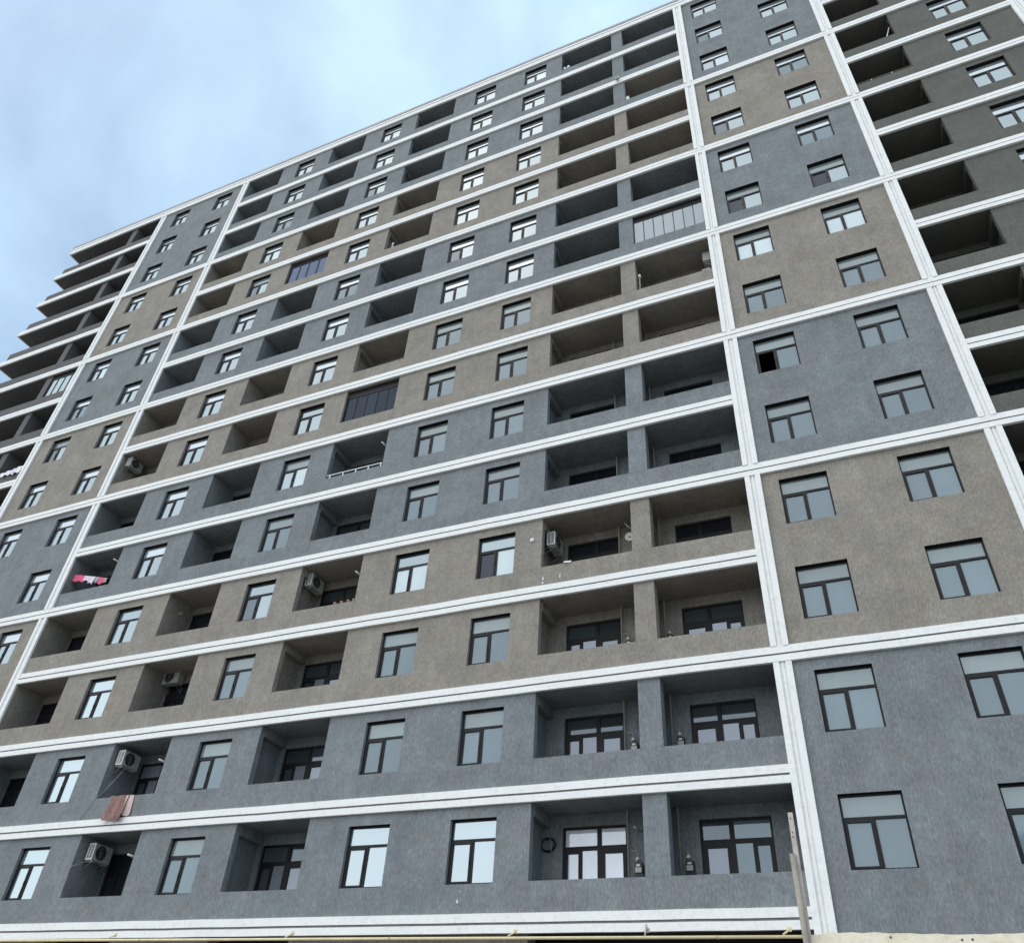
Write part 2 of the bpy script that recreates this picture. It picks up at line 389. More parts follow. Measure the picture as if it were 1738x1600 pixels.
def add_unit(x, k, mirror, kinds):
    mb, panes = unit_frame(UW, UH, 0.85)
    fx = (lambda q: UW - q) if mirror else (lambda q: q)
    def mk():
        v = [(fx(p[0]), p[1], p[2]) for p in mb.v]; mb2 = MB(); mb2.v = v; mb2.f = [tuple(reversed(f)) for f in mb.f] if mirror else mb.f; mb2.mi = mb.mi
        return mb2.mesh('balcony_door', 'frame')
    o = obj('balcony_door', cached(('unit', mirror), mk), bld, (x, DEP-.04, lv(k)+.02-UH))
    kk = list(kinds) + ['dark']
    for i, (p, mt) in enumerate(zip(panes, kk)):
        a, b = sorted((fx(p[0]), fx(p[1])))
        me = cached(('upane', mirror, i, mt), lambda: MB().box(a, b, .03, .042, p[2], p[3]).mesh('pane', mt))
        obj('pane', me, o)
def loggia(x0, x1, k, mt, jl=False, jr=False, unit=None, mir=False, ceil_mt=None, top_pillar=False):
    """side walls, back wall, beam; ceiling; returns nothing"""
    zf, zc = lv(k-1)+.55, lv(k)+CEIL
    a = x0 - (.2 if jl else 0); b = x1 + (.2 if jr else 0)
    mb = MB()
    if jl:
        mb.quad((x0, 0, zf), (x0, 0, zc), (x0, .22, zc), (x0, .22, zf)); mb.quad((x0, .22, zf), (x0, .22, zc), (a, .22, zc), (a, .22, zf))
        mb.box(a, x0+.02, .22, DEP, zc-.30, zc-.002, skip='ltk')
    else: mb.quad((a, 0, zf), (a, 0, zc), (a, .22, zc), (a, .22, zf))
    if jr:
        mb.quad((x1, 0, zc), (x1, 0, zf), (x1, .22, zf), (x1, .22, zc)); mb.quad((b, .22, zf), (b, .22, zc), (x1, .22, zc), (x1, .22, zf))
        mb.box(x1-.02, b, .22, DEP, zc-.30, zc-.002, skip='rtk')
    else: mb.quad((b, 0, zc), (b, 0, zf), (b, .22, zf), (b, .22, zc))
    mb.quad((a, .22, zf), (a, .22, zc), (a, DEP, zc), (a, DEP, zf)); mb.quad((b, .22, zc), (b, .22, zf), (b, DEP, zf), (b, DEP, zc))
    holes = []
    if unit is not None: holes = [(unit, unit+UW, zf+.001, lv(k)+.02)]
    ws = wall_sheet(a, b, zf, zc, holes, .12, DEP-.12)
    n = len(mb.v); mb.v += ws.v; mb.f += [tuple(i+n for i in f) for f in ws.f]; mb.mi += [0]*len(ws.mi)
    obj('loggia_wall', mb.mesh('loggia_wall', mt), bld)
    c = MB().box(a, b, 0.0, DEP+.2, zc, zc+.1); obj('loggia_ceiling', c.mesh('loggia_ceiling', ceil_mt or mt), bld)
def parapet(x0, x1, k, mt):
    obj('parapet', MB().box(x0, x1, .003, .14, lv(k-1)+.45, lv(k)+PAR).mesh('parapet', mt), bld)
def unit_kinds(c, k):
    if (c, k) == ('D1', 1): return ('brightpane',)*5
    if (c, k) == ('D2', 1): return ('film', 'dull', 'film', 'film', 'lavender')
    if c == 'B2' and k == 2: return ('lavender', 'lavender', 'dull', 'lavender', 'dull')
    if c in ('B1', 'B2') : return ('darkpane', 'dull', 'darkpane', 'darkpane', 'dull')
    if c == 'B3': return ('dull', 'dull', 'dull', 'lavender', 'lavender')
    return ('dull', 'dull', 'lavender', 'lavender', 'lavender') if k < 4 else ('darkpane', 'darkpane', 'dull', 'dull', 'dull')
UX = {'B1': -30.98, 'B2': -24.05, 'B3': -17.55, 'D1': -7.33, 'D2': -3.56}
for k in range(1, NF+1):
    t_ = tone(k); seen = k <= 7
    for c in ('B1', 'B2', 'B3'):
        x0, x1 = LOG[c]
        ux = UX[c] if seen else None
        loggia(x0, x1, k, t_, jl=(c == 'B3'), unit=ux)
        parapet(x0, x1, k, t_)
        if seen: add_unit(ux, k, False, unit_kinds(c, k))
    loggia(DX[0], -4.45, k, t_, jl=True, unit=UX['D1'] if seen else None)
    loggia(-4.22, DX[1], k, t_, unit=UX['D2'] if seen else None, ceil_mt='loggia_pale' if k == 13 else None)
    if seen:
        add_unit(UX['D1'], k, False, unit_kinds('D1', k)); add_unit(UX['D2'], k, True, unit_kinds('D2', k))
    parapet(DX[0], DX[1], k, t_)
    obj('pillar', MB().box(PILLAR[0], PILLAR[1], 0.0, .36, lv(k)+PAR, lv(k)+CEIL+.02, skip='tb').mesh('pillar', t_), bld)
    ur = 6.5
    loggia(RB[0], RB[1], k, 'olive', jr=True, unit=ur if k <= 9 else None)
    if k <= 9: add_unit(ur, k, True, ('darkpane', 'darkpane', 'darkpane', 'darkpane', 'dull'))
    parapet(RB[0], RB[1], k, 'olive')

# open corner terraces at the left end
ROUND = .38
def corner_path(off):
    pts = [(P1[0], -off)]
    r = ROUND + off; cx, cy = XL + .02 + ROUND, ROUND
    for i in range(9):
        t_ = math.pi*1.5 - (math.pi/2)*i/8; pts.append((cx + r*math.cos(t_), cy + r*math.sin(t_)))
    pts.append((XL + .02 - off, 2.6)); return pts
for k in range(1, NF+1):
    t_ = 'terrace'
    mb = MB(); o_, i_ = corner_path(-.003), corner_path(-.14)
    z0, z1 = lv(k-1)+.45, lv(k)+PAR
    for p, q, pi_, qi in zip(o_, o_[1:], i_, i_[1:]):
        mb.quad((p[0], p[1], z0), (p[0], p[1], z1), (q[0], q[1], z1), (q[0], q[1], z0))
        mb.quad((pi_[0], pi_[1], z1), (pi_[0], pi_[1], z0), (qi[0], qi[1], z0), (qi[0], qi[1], z1))
        mb.quad((p[0], p[1], z1), (pi_[0], pi_[1], z1), (qi[0], qi[1], z1), (q[0], q[1], z1))
    obj('parapet', mb.mesh('parapet', t_), bld)
    obj('terrace_slab', MB().box(XL, P1[0], 0, 2.6, lv(k)+CEIL, lv(k)+.52).mesh('terrace_slab', t_), bld)
    obj('pillar', MB().box(-41.78, -41.28, .05, 2.6, lv(k-1)+.52, lv(k)+CEIL).mesh('pillar', t_), bld)
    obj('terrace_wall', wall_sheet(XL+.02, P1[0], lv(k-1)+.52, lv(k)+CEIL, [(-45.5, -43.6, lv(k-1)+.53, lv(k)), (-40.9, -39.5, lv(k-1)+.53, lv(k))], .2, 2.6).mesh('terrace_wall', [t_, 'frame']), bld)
    obj('terrace_wall', MB().quad((P1[0], 0, lv(k-1)+.52), (P1[0], 2.6, lv(k-1)+.52), (P1[0], 2.6, lv(k)+CEIL), (P1[0], 0, lv(k)+CEIL)).mesh('terrace_wall', t_), bld)

# ------------------------------------------------------------------ mouldings
PROF = [(0.0, BB), (.093, BB), (.093, BB+.182), (.045, BB+.184), (.045, BB+.240), (.070, BB+.242), (.070, BT), (0.0, BT+.004)]
CORN = [(0.0, BB), (.10, BB), (.10, BB+.17), (.05, BB+.172), (.05, BB+.230), (.08, BB+.232), (.08, BB+.44), (.05, BB+.442), (.05, BB+.495), (.085, BB+.497), (.085, BB+.73), (0.0, BB+.732)]
COPE = [(0.0, BB+.734), (.11, BB+.734), (.11, BB+.96), (-.25, BB+.98)]
def sweep(path, prof, zb, grooves=()):
    """path: plan points (x, y, dx, dy): outward offset direction"""
    mb = MB(); rings = []
    for (x, y, dx, dy) in path:
        n = len(mb.v)
        wz, wd = random.uniform(-.006, .006), random.uniform(-.005, .005)   # hand-laid, not dead straight
        for d, z in prof: mb.v.append((x+dx*(d+wd*(d > 0)), y+dy*(d+wd*(d > 0)), zb+z+wz))
        rings.append(n)
    np_ = len(prof)
    for a, b in zip(rings, rings[1:]):
        for i in range(np_-1): mb.f.append((a+i, b+i, b+i+1, a+i+1)); mb.mi.append(1 if i in grooves else 0)
    mb.f.append(tuple(rings[0]+i for i in range(np_))); mb.mi.append(0)
    mb.f.append(tuple(rings[-1]+i for i in reversed(range(np_)))); mb.mi.append(0)
    return mb
def line(x0, x1):
    n = max(1, int(abs(x1-x0)/1.3))
    return [(x0+(x1-x0)*i/n, 0, 0, -1) for i in range(n+1)]
def corner_line(x1): return [(XL, 2.6, -1, 0), (XL, 0, -1, -1)] + line(XL, x1)[1:]
for k in range(0, NF+1):
    if k == 15:
        obj('cornice', sweep(corner_line(XR), CORN, lv(k), (3, 4, 7, 8)).mesh('cornice', ['white', 'joint']), bld)
        obj('coping', sweep(corner_line(XR), COPE, lv(k)).mesh('coping', 'coping'), bld)
    elif k in (2, 4, 6, 8, 10, 12):
        obj('moulding', sweep(corner_line(XR), PROF, lv(k), (3, 4)).mesh('moulding', ['white', 'joint']), bld)
    else:
        for pth in (corner_line(P1[0]), line(P2[1], P3[0]), line(P4[1], P5[0])):
            obj('moulding', sweep(pth, PROF, lv(k), (3, 4)).mesh('moulding', ['white', 'joint']), bld)
def pilaster(x0, x1, z0, z1):
    w = x1-x0; s = .155
    pr = [(0, 0), (0, .086), (s, .086), (s+.006, .030), (w/2-.034, .030), (w/2-.030, .058), (w/2+.030, .058), (w/2+.034, .030), (w-s-.006, .030), (w-s, .086), (w, .086), (w, 0)]
    mb = MB()
    for x, d in pr: mb.v.append((x0+x, -d, z0))
    for x, d in pr: mb.v.append((x0+x, -d, z1))
    n = len(pr)
    for i in range(n-1): mb.f.append((i, i+1, n+i+1, n+i)); mb.mi.append(0)
    return mb.mesh('pilaster', 'white')
cuts = [None, 2, 4, 6, 8, 10, 12, 15]
for p in (P1, P2, P3, P4, P5):
    for a, b in zip(cuts, cuts[1:]):
        z0 = 0.13 if a is None else lv(a)+BT-.01
        obj('pilaster', pilaster(p[0], p[1], z0, lv(b)+BB+.01), bld)

# core behind everything, roof, ground floor
core = MB()
core.box(P1[0]+.01, XR, DEP+.3, 16, 0, lv(15)+BB+.9)
core.box(XL+.1, P1[0]+.01, 2.85, 16, 0, lv(15)+BB+.9)
core.box(XL+.1, XR, 0.25, DEP+.3, lv(15)+.6, lv(15)+BB+.95)
obj('building_core', core.mesh('building_core', 'dark'), bld)
sw = wall_sheet(P2[1], P3[0], 0.0, Z0+.4, [(LOG['B1'][0]+.1, LOG['B1'][1], .15, Z0+.35), (LOG['B2'][0]-.15, LOG['B2'][1], .15, Z0+.35), (LOG['B3'][0]-.1, LOG['B3'][1], .15, Z0+.35), (DX[0], DX[1]-.1, .15, Z0+.35)], .5, .12)
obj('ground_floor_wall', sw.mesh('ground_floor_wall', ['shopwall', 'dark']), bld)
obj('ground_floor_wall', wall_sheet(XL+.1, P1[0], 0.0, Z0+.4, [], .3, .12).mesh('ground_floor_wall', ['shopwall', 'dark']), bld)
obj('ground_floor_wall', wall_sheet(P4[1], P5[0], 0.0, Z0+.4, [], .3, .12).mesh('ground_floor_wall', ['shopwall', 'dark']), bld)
for a, b in ((LOG['B1'][0]+.1, LOG['B1'][1]), (LOG['B2'][0]-.15, LOG['B2'][1]), (LOG['B3'][0]-.1, LOG['B3'][1]), (DX[0], DX[1]-.1)):
    s_ = obj('shopfront', MB().box(a, b, .60, .66, .15, 3.0).box(a, b, .58, .66, 3.0, 3.25).mesh('shopfront', 'frame'), bld)
    n_ = max(2, int((b-a)/1.3))
    for i in range(n_):
        w_ = (b-a)/n_; obj('pane', MB().box(a+i*w_+.05, a+(i+1)*w_-.05, .585, .597, .6, 2.9).mesh('pane', 'dull'), s_)
# gas risers inside the double loggia
for x in (-5.45, -4.08):
    obj('riser_pipe', MB().tube([(x, DEP-.22, Z0+.4), (x, DEP-.22, lv(15)+CEIL)], .028, 8).mesh('riser_pipe', 'riser', True), bld)

# ------------------------------------------------------------------ glazed-in loggias (parts of the building)
def glazing(x0, x1, k, n, zt, pane_mt, fw=.03, y=.10, beam=True, posts=None, label=None):
    z0 = lv(k)+PAR; z1 = zt
    mb = MB(); mb.box(x0, x1, y-.03, y+.03, z1-.05, z1); mb.box(x0, x1, y-.03, y+.03, z0, z0+.035)
    xs = [x0 + (x1-x0)*i/n for i in range(n+1)] if posts is None else posts
    for i, x in enumerate(xs):
        a = x if i == 0 else (x-fw*2 if i == len(xs)-1 else x-fw)
        mb.box(a, a+2*fw, y-.028, y+.028, z0+.035, z1-.05)
    if beam: mb.box(x0, x1, y-.01, y+.05, z1, lv(k)+CEIL)
    o = obj('loggia_glazing', mb.mesh('loggia_glazing', 'frame'), bld)
    if label: o['label'] = label
    for a, b in zip(xs, xs[1:]):
        obj('pane', MB().box(a+fw, b-fw, y-.005, y+.007, z0+.03, z1-.045).mesh('pane', pane_mt), o, (0, 0, 0))
    return o
glazing(DX[1]-3.05, DX[1], 9, 7, lv(9)+.02, 'pale', .014, .12, label='frameless pale glazing closing the loggia')
glazing(LOG['B3'][0], LOG['B3'][1], 7, 5, lv(7)-.06, 'slate', .016, .14, label='dark tinted glazing closing the loggia')
glazing(LOG['B2'][0], LOG['B2'][1], 11, 4, lv(11)+.06, 'navy', .04, .14, posts=[-24.08, -23.4, -22.78, -22.1, -21.44], label='dark blue glazing closing the loggia')
g9 = glazing(-41.28, P1[0], 9+1, 4, lv(10)+.0, 'clear', .035, .14, label='white and dark framed glazing closing the corner terrace')
# ------------------------------------------------------------------ things on and around the facade
# outdoor air conditioners ------------------------------------------------------------
def ac_parts():
    w, d, h = .78, .30, .52
    body = MB(); b = .015
    body.box(0, w, b, d, 0, h); body.box(b, w-b, 0, b, b, h-b)
    body.box(.06, .12, .02, d-.02, -.03, 0); body.box(w-.12, w-.06, .02, d-.02, -.03, 0)
    fan = MB(); c = (.30, .265)
    fan.disc(c, .215, -.004, 28, 0)
    for rr in (.05, .09, .13, .17, .205): fan.disc(c, rr, -.012, 28, 1, rr-.006)
    for i in range(8):
        t_ = math.pi*i/4; fan.tube([(c[0]+.05*math.cos(t_), -.010, c[1]+.05*math.sin(t_)), (c[0]+.21*math.cos(t_), -.010, c[1]+.21*math.sin(t_))], .004, 4, 1)
    fan.disc(c, .05, -.014, 16, 1); fan.disc(c, .235, -.003, 28, 1, .215)
    for i in range(3):                                   # blades behind the guard
        t_ = 2*math.pi*i/3 + .4; p = (c[0]+.11*math.cos(t_), c[1]+.11*math.sin(t_))
        fan.disc(p, .075, -.006, 10, 2)
    lou = MB()
    lou.box(-.006, 0, .045, d-.045, .05, h-.05, 0)
    for i in range(9):
        z = .07 + i*.045; lou.box(-.016, -.006, .05, d-.05, z, z+.014, 1)
    lou.box(-.018, -.006, d*.5-.012, d*.5+.012, .05, h-.05, 1)
    br = MB(); br.box(0, .03, 0, d+.12, -.06, -.03); br.box(0, .03, d+.09, d+.12, -.30, -.03); br.tube([(.015, .04, -.05), (.015, d+.1, -.28)], .012, 6)
    return (body.mesh('casing', 'acfront'), fan.mesh('fan_grille', ['black', 'steel', 'dark']), lou.mesh('side_louvre', ['black', 'plastic']), br.mesh('bracket', 'steel'))
ac_me = ac_parts()
trim_me = MB().box(-.004, 0, 0, .045, 0, .52).box(-.004, 0, .255, .30, 0, .52).box(-.0035, 0, .045, .255, 0, .05).box(-.0035, 0, .045, .255, .47, .52).mesh('end_panel', 'plastic')
def ac(label, loc, rz):
    t_ = thing('air_conditioner', label, 'air conditioner', loc, (0, 0, rz), 'outdoor air conditioner units in the loggias')
    obj('casing', ac_me[0], t_); obj('fan_grille', ac_me[1], t_); obj('side_louvre', ac_me[2], t_); obj('end_panel', trim_me, t_)
    obj('bracket', ac_me[3], t_, (.075, 0, 0)); obj('bracket', ac_me[3], t_, (w_ac-.105, 0, 0))
    return t_
w_ac = .78
# unit on a left side wall: its length runs into the depth, the fan looks to the right
def ac_side(label, wall_x, y0, z0): return ac(label, (wall_x+.42, y0, z0), R(90))
ac_side('white outdoor air conditioner in the bottom row loggia, its cable hanging down', -24.08, .33, Z0+2.70)
ac_side('white outdoor air conditioner in the loggia with the pink towel on its parapet', -24.08, .18, Z0+5.80)
ac('white outdoor air conditioner on the back wall above a dark balcony door', (-24.02, 1.02, Z0+9.22), 0)
ac_side('white outdoor air conditioner in the loggia with plant pots on its parapet', -17.76, .42, Z0+12.14)
ac_side('white outdoor air conditioner in the double loggia beside the round wall vent', -7.86, .46, Z0+11.93)
ac_side('shaded outdoor air conditioner in a brown loggia next to the white pilaster', -31.0, .22, Z0+21.42)
a8 = ac('white outdoor air conditioner at the pilaster in a high brown double loggia', (-1.35, 1.30, Z0+24.45), R(-90))

# cables ------------------------------------------------------------------------------
def cable(label, pts, r=.010, mt='greycloth'):
    return thing('cable', label, 'cable', me=MB().tube(pts, r, 6).mesh('cable', mt, True))
cable('thin white cable hanging from the air conditioner over the parapet beside the pink towel',
      [(-23.72, .45, Z0+5.76), (-23.80, .35, Z0+5.45), (-23.92, .2, Z0+5.05), (-24.02, .1, Z0+4.75), (-24.10, -.02, Z0+4.60), (-24.22, -.025, Z0+4.35), (-24.40, -.022, Z0+4.05), (-24.5, -.02, Z0+3.88)])
cable('thin grey cable from the bottom row air conditioner to the wall edge',
      [(-23.9, .36, Z0+2.66), (-24.0, .2, Z0+2.56), (-24.06, -.01, Z0+2.42), (-24.14, -.018, Z0+2.34)])

# towel over a parapet ------------------------------------------------------------------
def cloth(x0, x1, z_top, z_bot_fn, fold, y0, amp, mt, nx=16, nz=14, thick=.012, back=0.0, xs=None, out=0.0):
    mb = MB(); zt = z_top
    rows = []
    for j in range(nz+1):
        f = j/nz; row = []
        for i in range(nx+1):
            u = i/nx; x = x0+(x1-x0)*u
            if xs: x += xs(u, f)
            zb = z_bot_fn(u); z = zt + (zb-zt)*f
            y = y0 - amp*(.5+.5*math.sin(u*fold+f*1.3))*(.35+.65*f) - out*f*f
            row.append((x, y, z))
        rows.append(row)
    for s_ in (0, 1):
        n = len(mb.v)
        for row in rows:
            for p in row: mb.v.append((p[0], p[1]+s_*thick, p[2]))
        for j in range(nz):
            for i in range(nx):
                a = n+j*(nx+1)+i; q = (a, a+nx+1, a+nx+2, a+1)
                mb.f.append(q if s_ == 0 else tuple(reversed(q))); mb.mi.append(0)
    if back:
        n = len(mb.v)
        for y in (y0, back):
            for i in range(nx+1): mb.v.append((x0+(x1-x0)*i/nx, y, zt+.004+.006*math.sin(i*1.7)))
        for i in range(nx): mb.f.append((n+i, n+i+1, n+nx+2+i, n+nx+1+i)); mb.mi.append(0)
    return mb.mesh('cloth', mt, True)
tw = thing('towel', 'dusty pink towel with a pale corner folded over the parapet below an air conditioner', 'towel', (0, 0, 0))
obj('front_layer', cloth(-23.33, -22.46, Z0+4.60, lambda u: Z0+3.74+.03*math.sin(u*5.0)+.14*max(0, u-.7), 13.0, -.035, .15, 'towel', out=.09, nx=32, nz=18, back=.2, xs=lambda u, f: .16*f-.10*f*u+.02*math.sin(7*f+3*u)), tw)
obj('back_layer', cloth(-22.62, -22.30, Z0+4.592, lambda u: Z0+3.93-.03*math.sin(4*u), 5.0, -.022, .08, 'palepink', nx=12, back=.18, xs=lambda u, f: .12*f), tw)

# washing lines -------------------------------------------------------------------------
wl = thing('laundry_line', 'pink and white washing on a line in the loggia beside the white pilaster', 'laundry')
p0, p1 = Vector((-30.95, .30, Z0+15.08)), Vector((-28.4, .34, Z0+14.42))
obj('line', MB().tube([p0, (p0+p1)/2+Vector((0, 0, -.03)), p1], .006, 5).mesh('line', 'steel'), wl)
def hang(u0, u1, drop, mt, ph):
    mb = MB(); n = 8; rows = 6; base = []
    for j in range(rows+1):
        for i in range(n+1):
            u = u0+(u1-u0)*i/n; p = p0.lerp(p1, u); f = j/rows
            base.append((p.x+.03*f*math.sin(i+ph), p.y-.03-.05*f*(.5+.5*math.sin(i*1.5+ph)), p.z-.01-drop*f*(1+.12*math.sin(i*.9+ph))))
    for s_ in (0, 1):
        k0 = len(mb.v)
        for p in base: mb.v.append((p[0], p[1]+.015*s_, p[2]))
        for j in range(rows):
            for i in range(n):
                a = k0+j*(n+1)+i; mb.f.append((a, a+n+1, a+n+2, a+1)); mb.mi.append(0)
    obj('garment', mb.mesh('garment', mt, True), wl)
hang(.00, .27, .34, 'pink', 0); hang(.27, .42, .26, 'lilac', 1); hang(.42, .56, .36, 'lilac', 2.2); hang(.57, .66, .30, 'greycloth', 3); hang(.66, .80, .34, 'pink', 4); hang(.80, .86, .25, 'greycloth', 5)

wl2 = thing('bedding', 'white bedding heaped over the parapet of a left corner terrace', 'bedding')
for i, (x0, x1, d, mt) in enumerate(((-40.75, -40.25, .22, 'whitecloth'), (-40.3, -39.75, .18, 'whitecloth'), (-39.8, -39.45, .30, 'lilac'), (-39.5, -39.0, .22, 'whitecloth'))):
    obj('sheet', cloth(x0, x1, lv(8)+PAR+.12+.05*i, lambda u: lv(8)+PAR-.05-d*(.4+.6*u), 7.0, -.03, .09, mt, nx=8, nz=6, back=.2), wl2)

# drying rail -----------------------------------------------------------------------------
rl = thing('balcony_rail', 'low white metal rail on the parapet of a grey loggia', 'rail', group='low rails on parapets')
zt = lv(6)+PAR
obj('top_bar', MB().box(-17.5, -14.86, -.005, .035, zt+.12, zt+.15).mesh('top_bar', 'whitemetal'), rl)
for x in (-17.36, -16.72, -16.10, -15.50, -14.92): obj('post', MB().box(x-.02, x+.02, .0, .03, zt-.04, zt+.12).mesh('post', 'whitemetal'), rl)
ch = thing('folding_chair', 'white plastic chair back showing above the white rail', 'chair', (-15.2, .45, lv(5)+.55))
obj('seat', MB().box(-.22, .22, -.2, .22, .42, .46).mesh('seat', 'whitemetal'), ch)
obj('backrest', MB().tube([(-.2, .2, .46), (-.2, .24, 1.55), (-.12, .25, 1.72), (.12, .25, 1.76), (.2, .24, 1.6), (.2, .2, .46)], .02, 6).box(-.1, -.06, .22, .24, .46, 1.7).box(.06, .10, .22, .24, .46, 1.7).mesh('backrest', 'whitemetal'), ch)
for sx in (-.2, .2):
    for sy in (-.18, .2): obj('leg', MB().tube([(sx, sy, 0), (sx, sy, .42)], .016, 6).mesh('leg', 'whitemetal'), ch)
rr = thing('balcony_rail', 'low dark rail with two brackets on the parapet of a right hand loggia', 'rail', group='low rails on parapets')
zt = lv(11)+PAR
obj('top_bar', MB().tube([(6.16, .06, zt+.17), (8.38, .06, zt+.17)], .012, 6).mesh('top_bar', 'wood'), rr)
for x in (6.78, 7.6): obj('post', MB().box(x-.015, x+.015, .045, .075, zt, zt+.19).mesh('post', 'steel'), rr)

# bracket lamps ---------------------------------------------------------------------------
def lamp(label, x, y, z, L_=.32, dirx=-1):
    t_ = thing('wall_lamp', label, 'lamp', (x, y, z), group='bracket lamps in the loggias')
    obj('arm', MB().tube([(0, .12, 0), (dirx*.10, .04, .01), (dirx*.18, -.02, .03)], .014, 6).mesh('arm', 'steel'), t_)
    obj('bulb', MB().tube([(dirx*.15, .06, .02), (dirx*.17, -.04, .045), (dirx*.19, -.04-L_*.5, .05), (dirx*.2, -.05-L_*.6, .05)], [.022, .036, .034, .012], 8).mesh('bulb', 'whitemetal', True), t_)
lamp('small white bracket lamp in the bottom row loggia with the air conditioner', -21.44, .14, lv(1)-.48)
lamp('small white bracket lamp in the loggia with the pink towel', -21.44, .14, lv(2)-.54)
lamp('small white bracket lamp in the loggia with plant pots', -14.84, .20, lv(4)-.43)
lamp('small white bracket lamp in the loggia with pink washing', -28.08, .12, lv(5)-.40)
lamp('small white bracket lamp in the loggia with the white rail', -14.84, .16, lv(6)-.44)
lamp('white lamp on a curved arm by the bottom double loggia door', -5.02, 1.25, lv(1)-.20, .2)
tl = thing('tube_lamp', 'slim white tube lamp slanting from the pillar of a brown double loggia', 'lamp')
obj('tube', MB().tube([(-5.16, .98, Z0+12.62), (-4.96, .98, Z0+12.36)], .022, 8).mesh('tube', 'whitemetal', True), tl)
obj('mount', MB().tube([(-4.96, .98, Z0+12.36), (-4.82, 1.0, Z0+12.2), (-4.5, 1.0, Z0+12.1)], .014, 6).mesh('mount', 'steel', True), tl)
sd = thing('satellite_dish', 'small pale satellite dish at the pillar of a brown double loggia', 'satellite dish', (-4.98, 1.0, Z0+12.0))
dm = MB()
for j in range(4):
    for i in range(16):
        t_ = 2*math.pi*i/16; r_ = .03+.045*j; dm.v.append((r_*math.cos(t_), -.05+.9*r_*r_*-1, r_*math.sin(t_)))
for j in range(3):
    for i in range(16): dm.f.append((j*16+i, j*16+(i+1) % 16, (j+1)*16+(i+1) % 16, (j+1)*16+i)); dm.mi.append(0)
dm.f.append(tuple(range(16))); dm.mi.append(0)
obj('reflector', dm.mesh('reflector', 'plastic', True), sd); obj('arm', MB().tube([(0, -.02, 0), (.1, .02, -.02), (.5, .05, -.02)], .015, 6).mesh('arm', 'steel'), sd)
vd = thing('wall_vent', 'round white vent cap on the brown wall beside the double loggia', 'vent', (-8.07, 0, Z0+11.91))
obj('cap', MB().disc((0, 0), .065, -.05, 20).tube([(0, -.05, 0), (0, .02, 0)], .065, 20, caps=False).mesh('cap', 'whitemetal'), vd)
obj('slot', MB().disc((0, 0), .022, -.054, 12).mesh('slot', 'greycloth'), vd)
v2 = thing('wall_vent', 'round pale vent cap on the side wall of a dark brown loggia', 'vent', (-24.06, .8, Z0+12.2), (0, 0, R(90)))
obj('cap', MB().disc((0, 0), .075, -.05, 20).tube([(0, -.05, 0), (0, .02, 0)], .075, 20, caps=False).mesh('cap', 'acfront'), v2)
obj('slot', MB().disc((0, 0), .025, -.054, 12).mesh('slot', 'greycloth'), v2)

# gas meters -----------------------------------------------------------------------------
def meter(label, x, z, full=True):
    t_ = thing('gas_meter', label, 'gas meter', (x, DEP-.30, z), group='gas meters in the double loggia')
    s = MB().box(-.10, .10, .0, .14, -.05, .20).box(-.12, .12, .02, .16, -.12, -.05)
    obj('body', s.mesh('body', 'black'), t_)
    obj('face', MB().box(-.082, .082, -.012, 0, -.03, .09).mesh('face', 'acfront'), t_)
    obj('dial', MB().box(-.05, .05, -.02, -.012, .11, .165).mesh('dial', 'plastic'), t_)
    obj('regulator', MB().tube([(-.03, .06, .26), (-.03, .06, .34)], [.055, .045], 12).mesh('regulator', 'plastic', True), t_)
    obj('pipe', MB().tube([(-.03, .06, .20), (-.03, .06, .42), (-.06, .07, .5), (-.2, .08, .52)] if x < -4.5 else [(-.03, .06, .20), (-.03, .06, .40), (-.06, .07, .44), (-.14, .08, .44)], .013, 6).mesh('pipe', 'riser', True), t_)
meter('black and grey gas meter left of the pillar, bottom row', -5.17, Z0+1.90)
meter('black and grey gas meter right of the pillar, bottom row', -3.84, Z0+1.90)
meter('black and grey gas meter left of the pillar, second row from bottom', -5.17, Z0+5.04)
meter('black and grey gas meter right of the pillar, second row from bottom', -3.84, Z0+5.06)
meter('gas meter of the lowest brown row left of the pillar, only its white top showing', -5.22, Z0+8.18)
meter('gas meter of the lowest brown row right of the pillar, only its white top showing', -3.92, Z0+8.18)
hs = thing('coiled_cable', 'black cable coiled in a ring on the bottom left double loggia wall', 'cable', (-7.72, DEP-.20, Z0+2.68))
cm = MB()
for q in range(3):
    pts = [((.19+.012*q)*math.cos(2*math.pi*i/24), .02*q, (.16+.012*q)*math.sin(2*math.pi*i/24)) for i in range(25)]
    cm.tube(pts, .014, 6, caps=False)
obj('coil', cm.mesh('coil', 'black', True), hs); obj('loose_end', MB().tube([(.06, -.01, .18), (.09, -.02, 0), (.11, -.02, -.2)], .012, 6).mesh('loose_end', 'greycloth', True), hs)

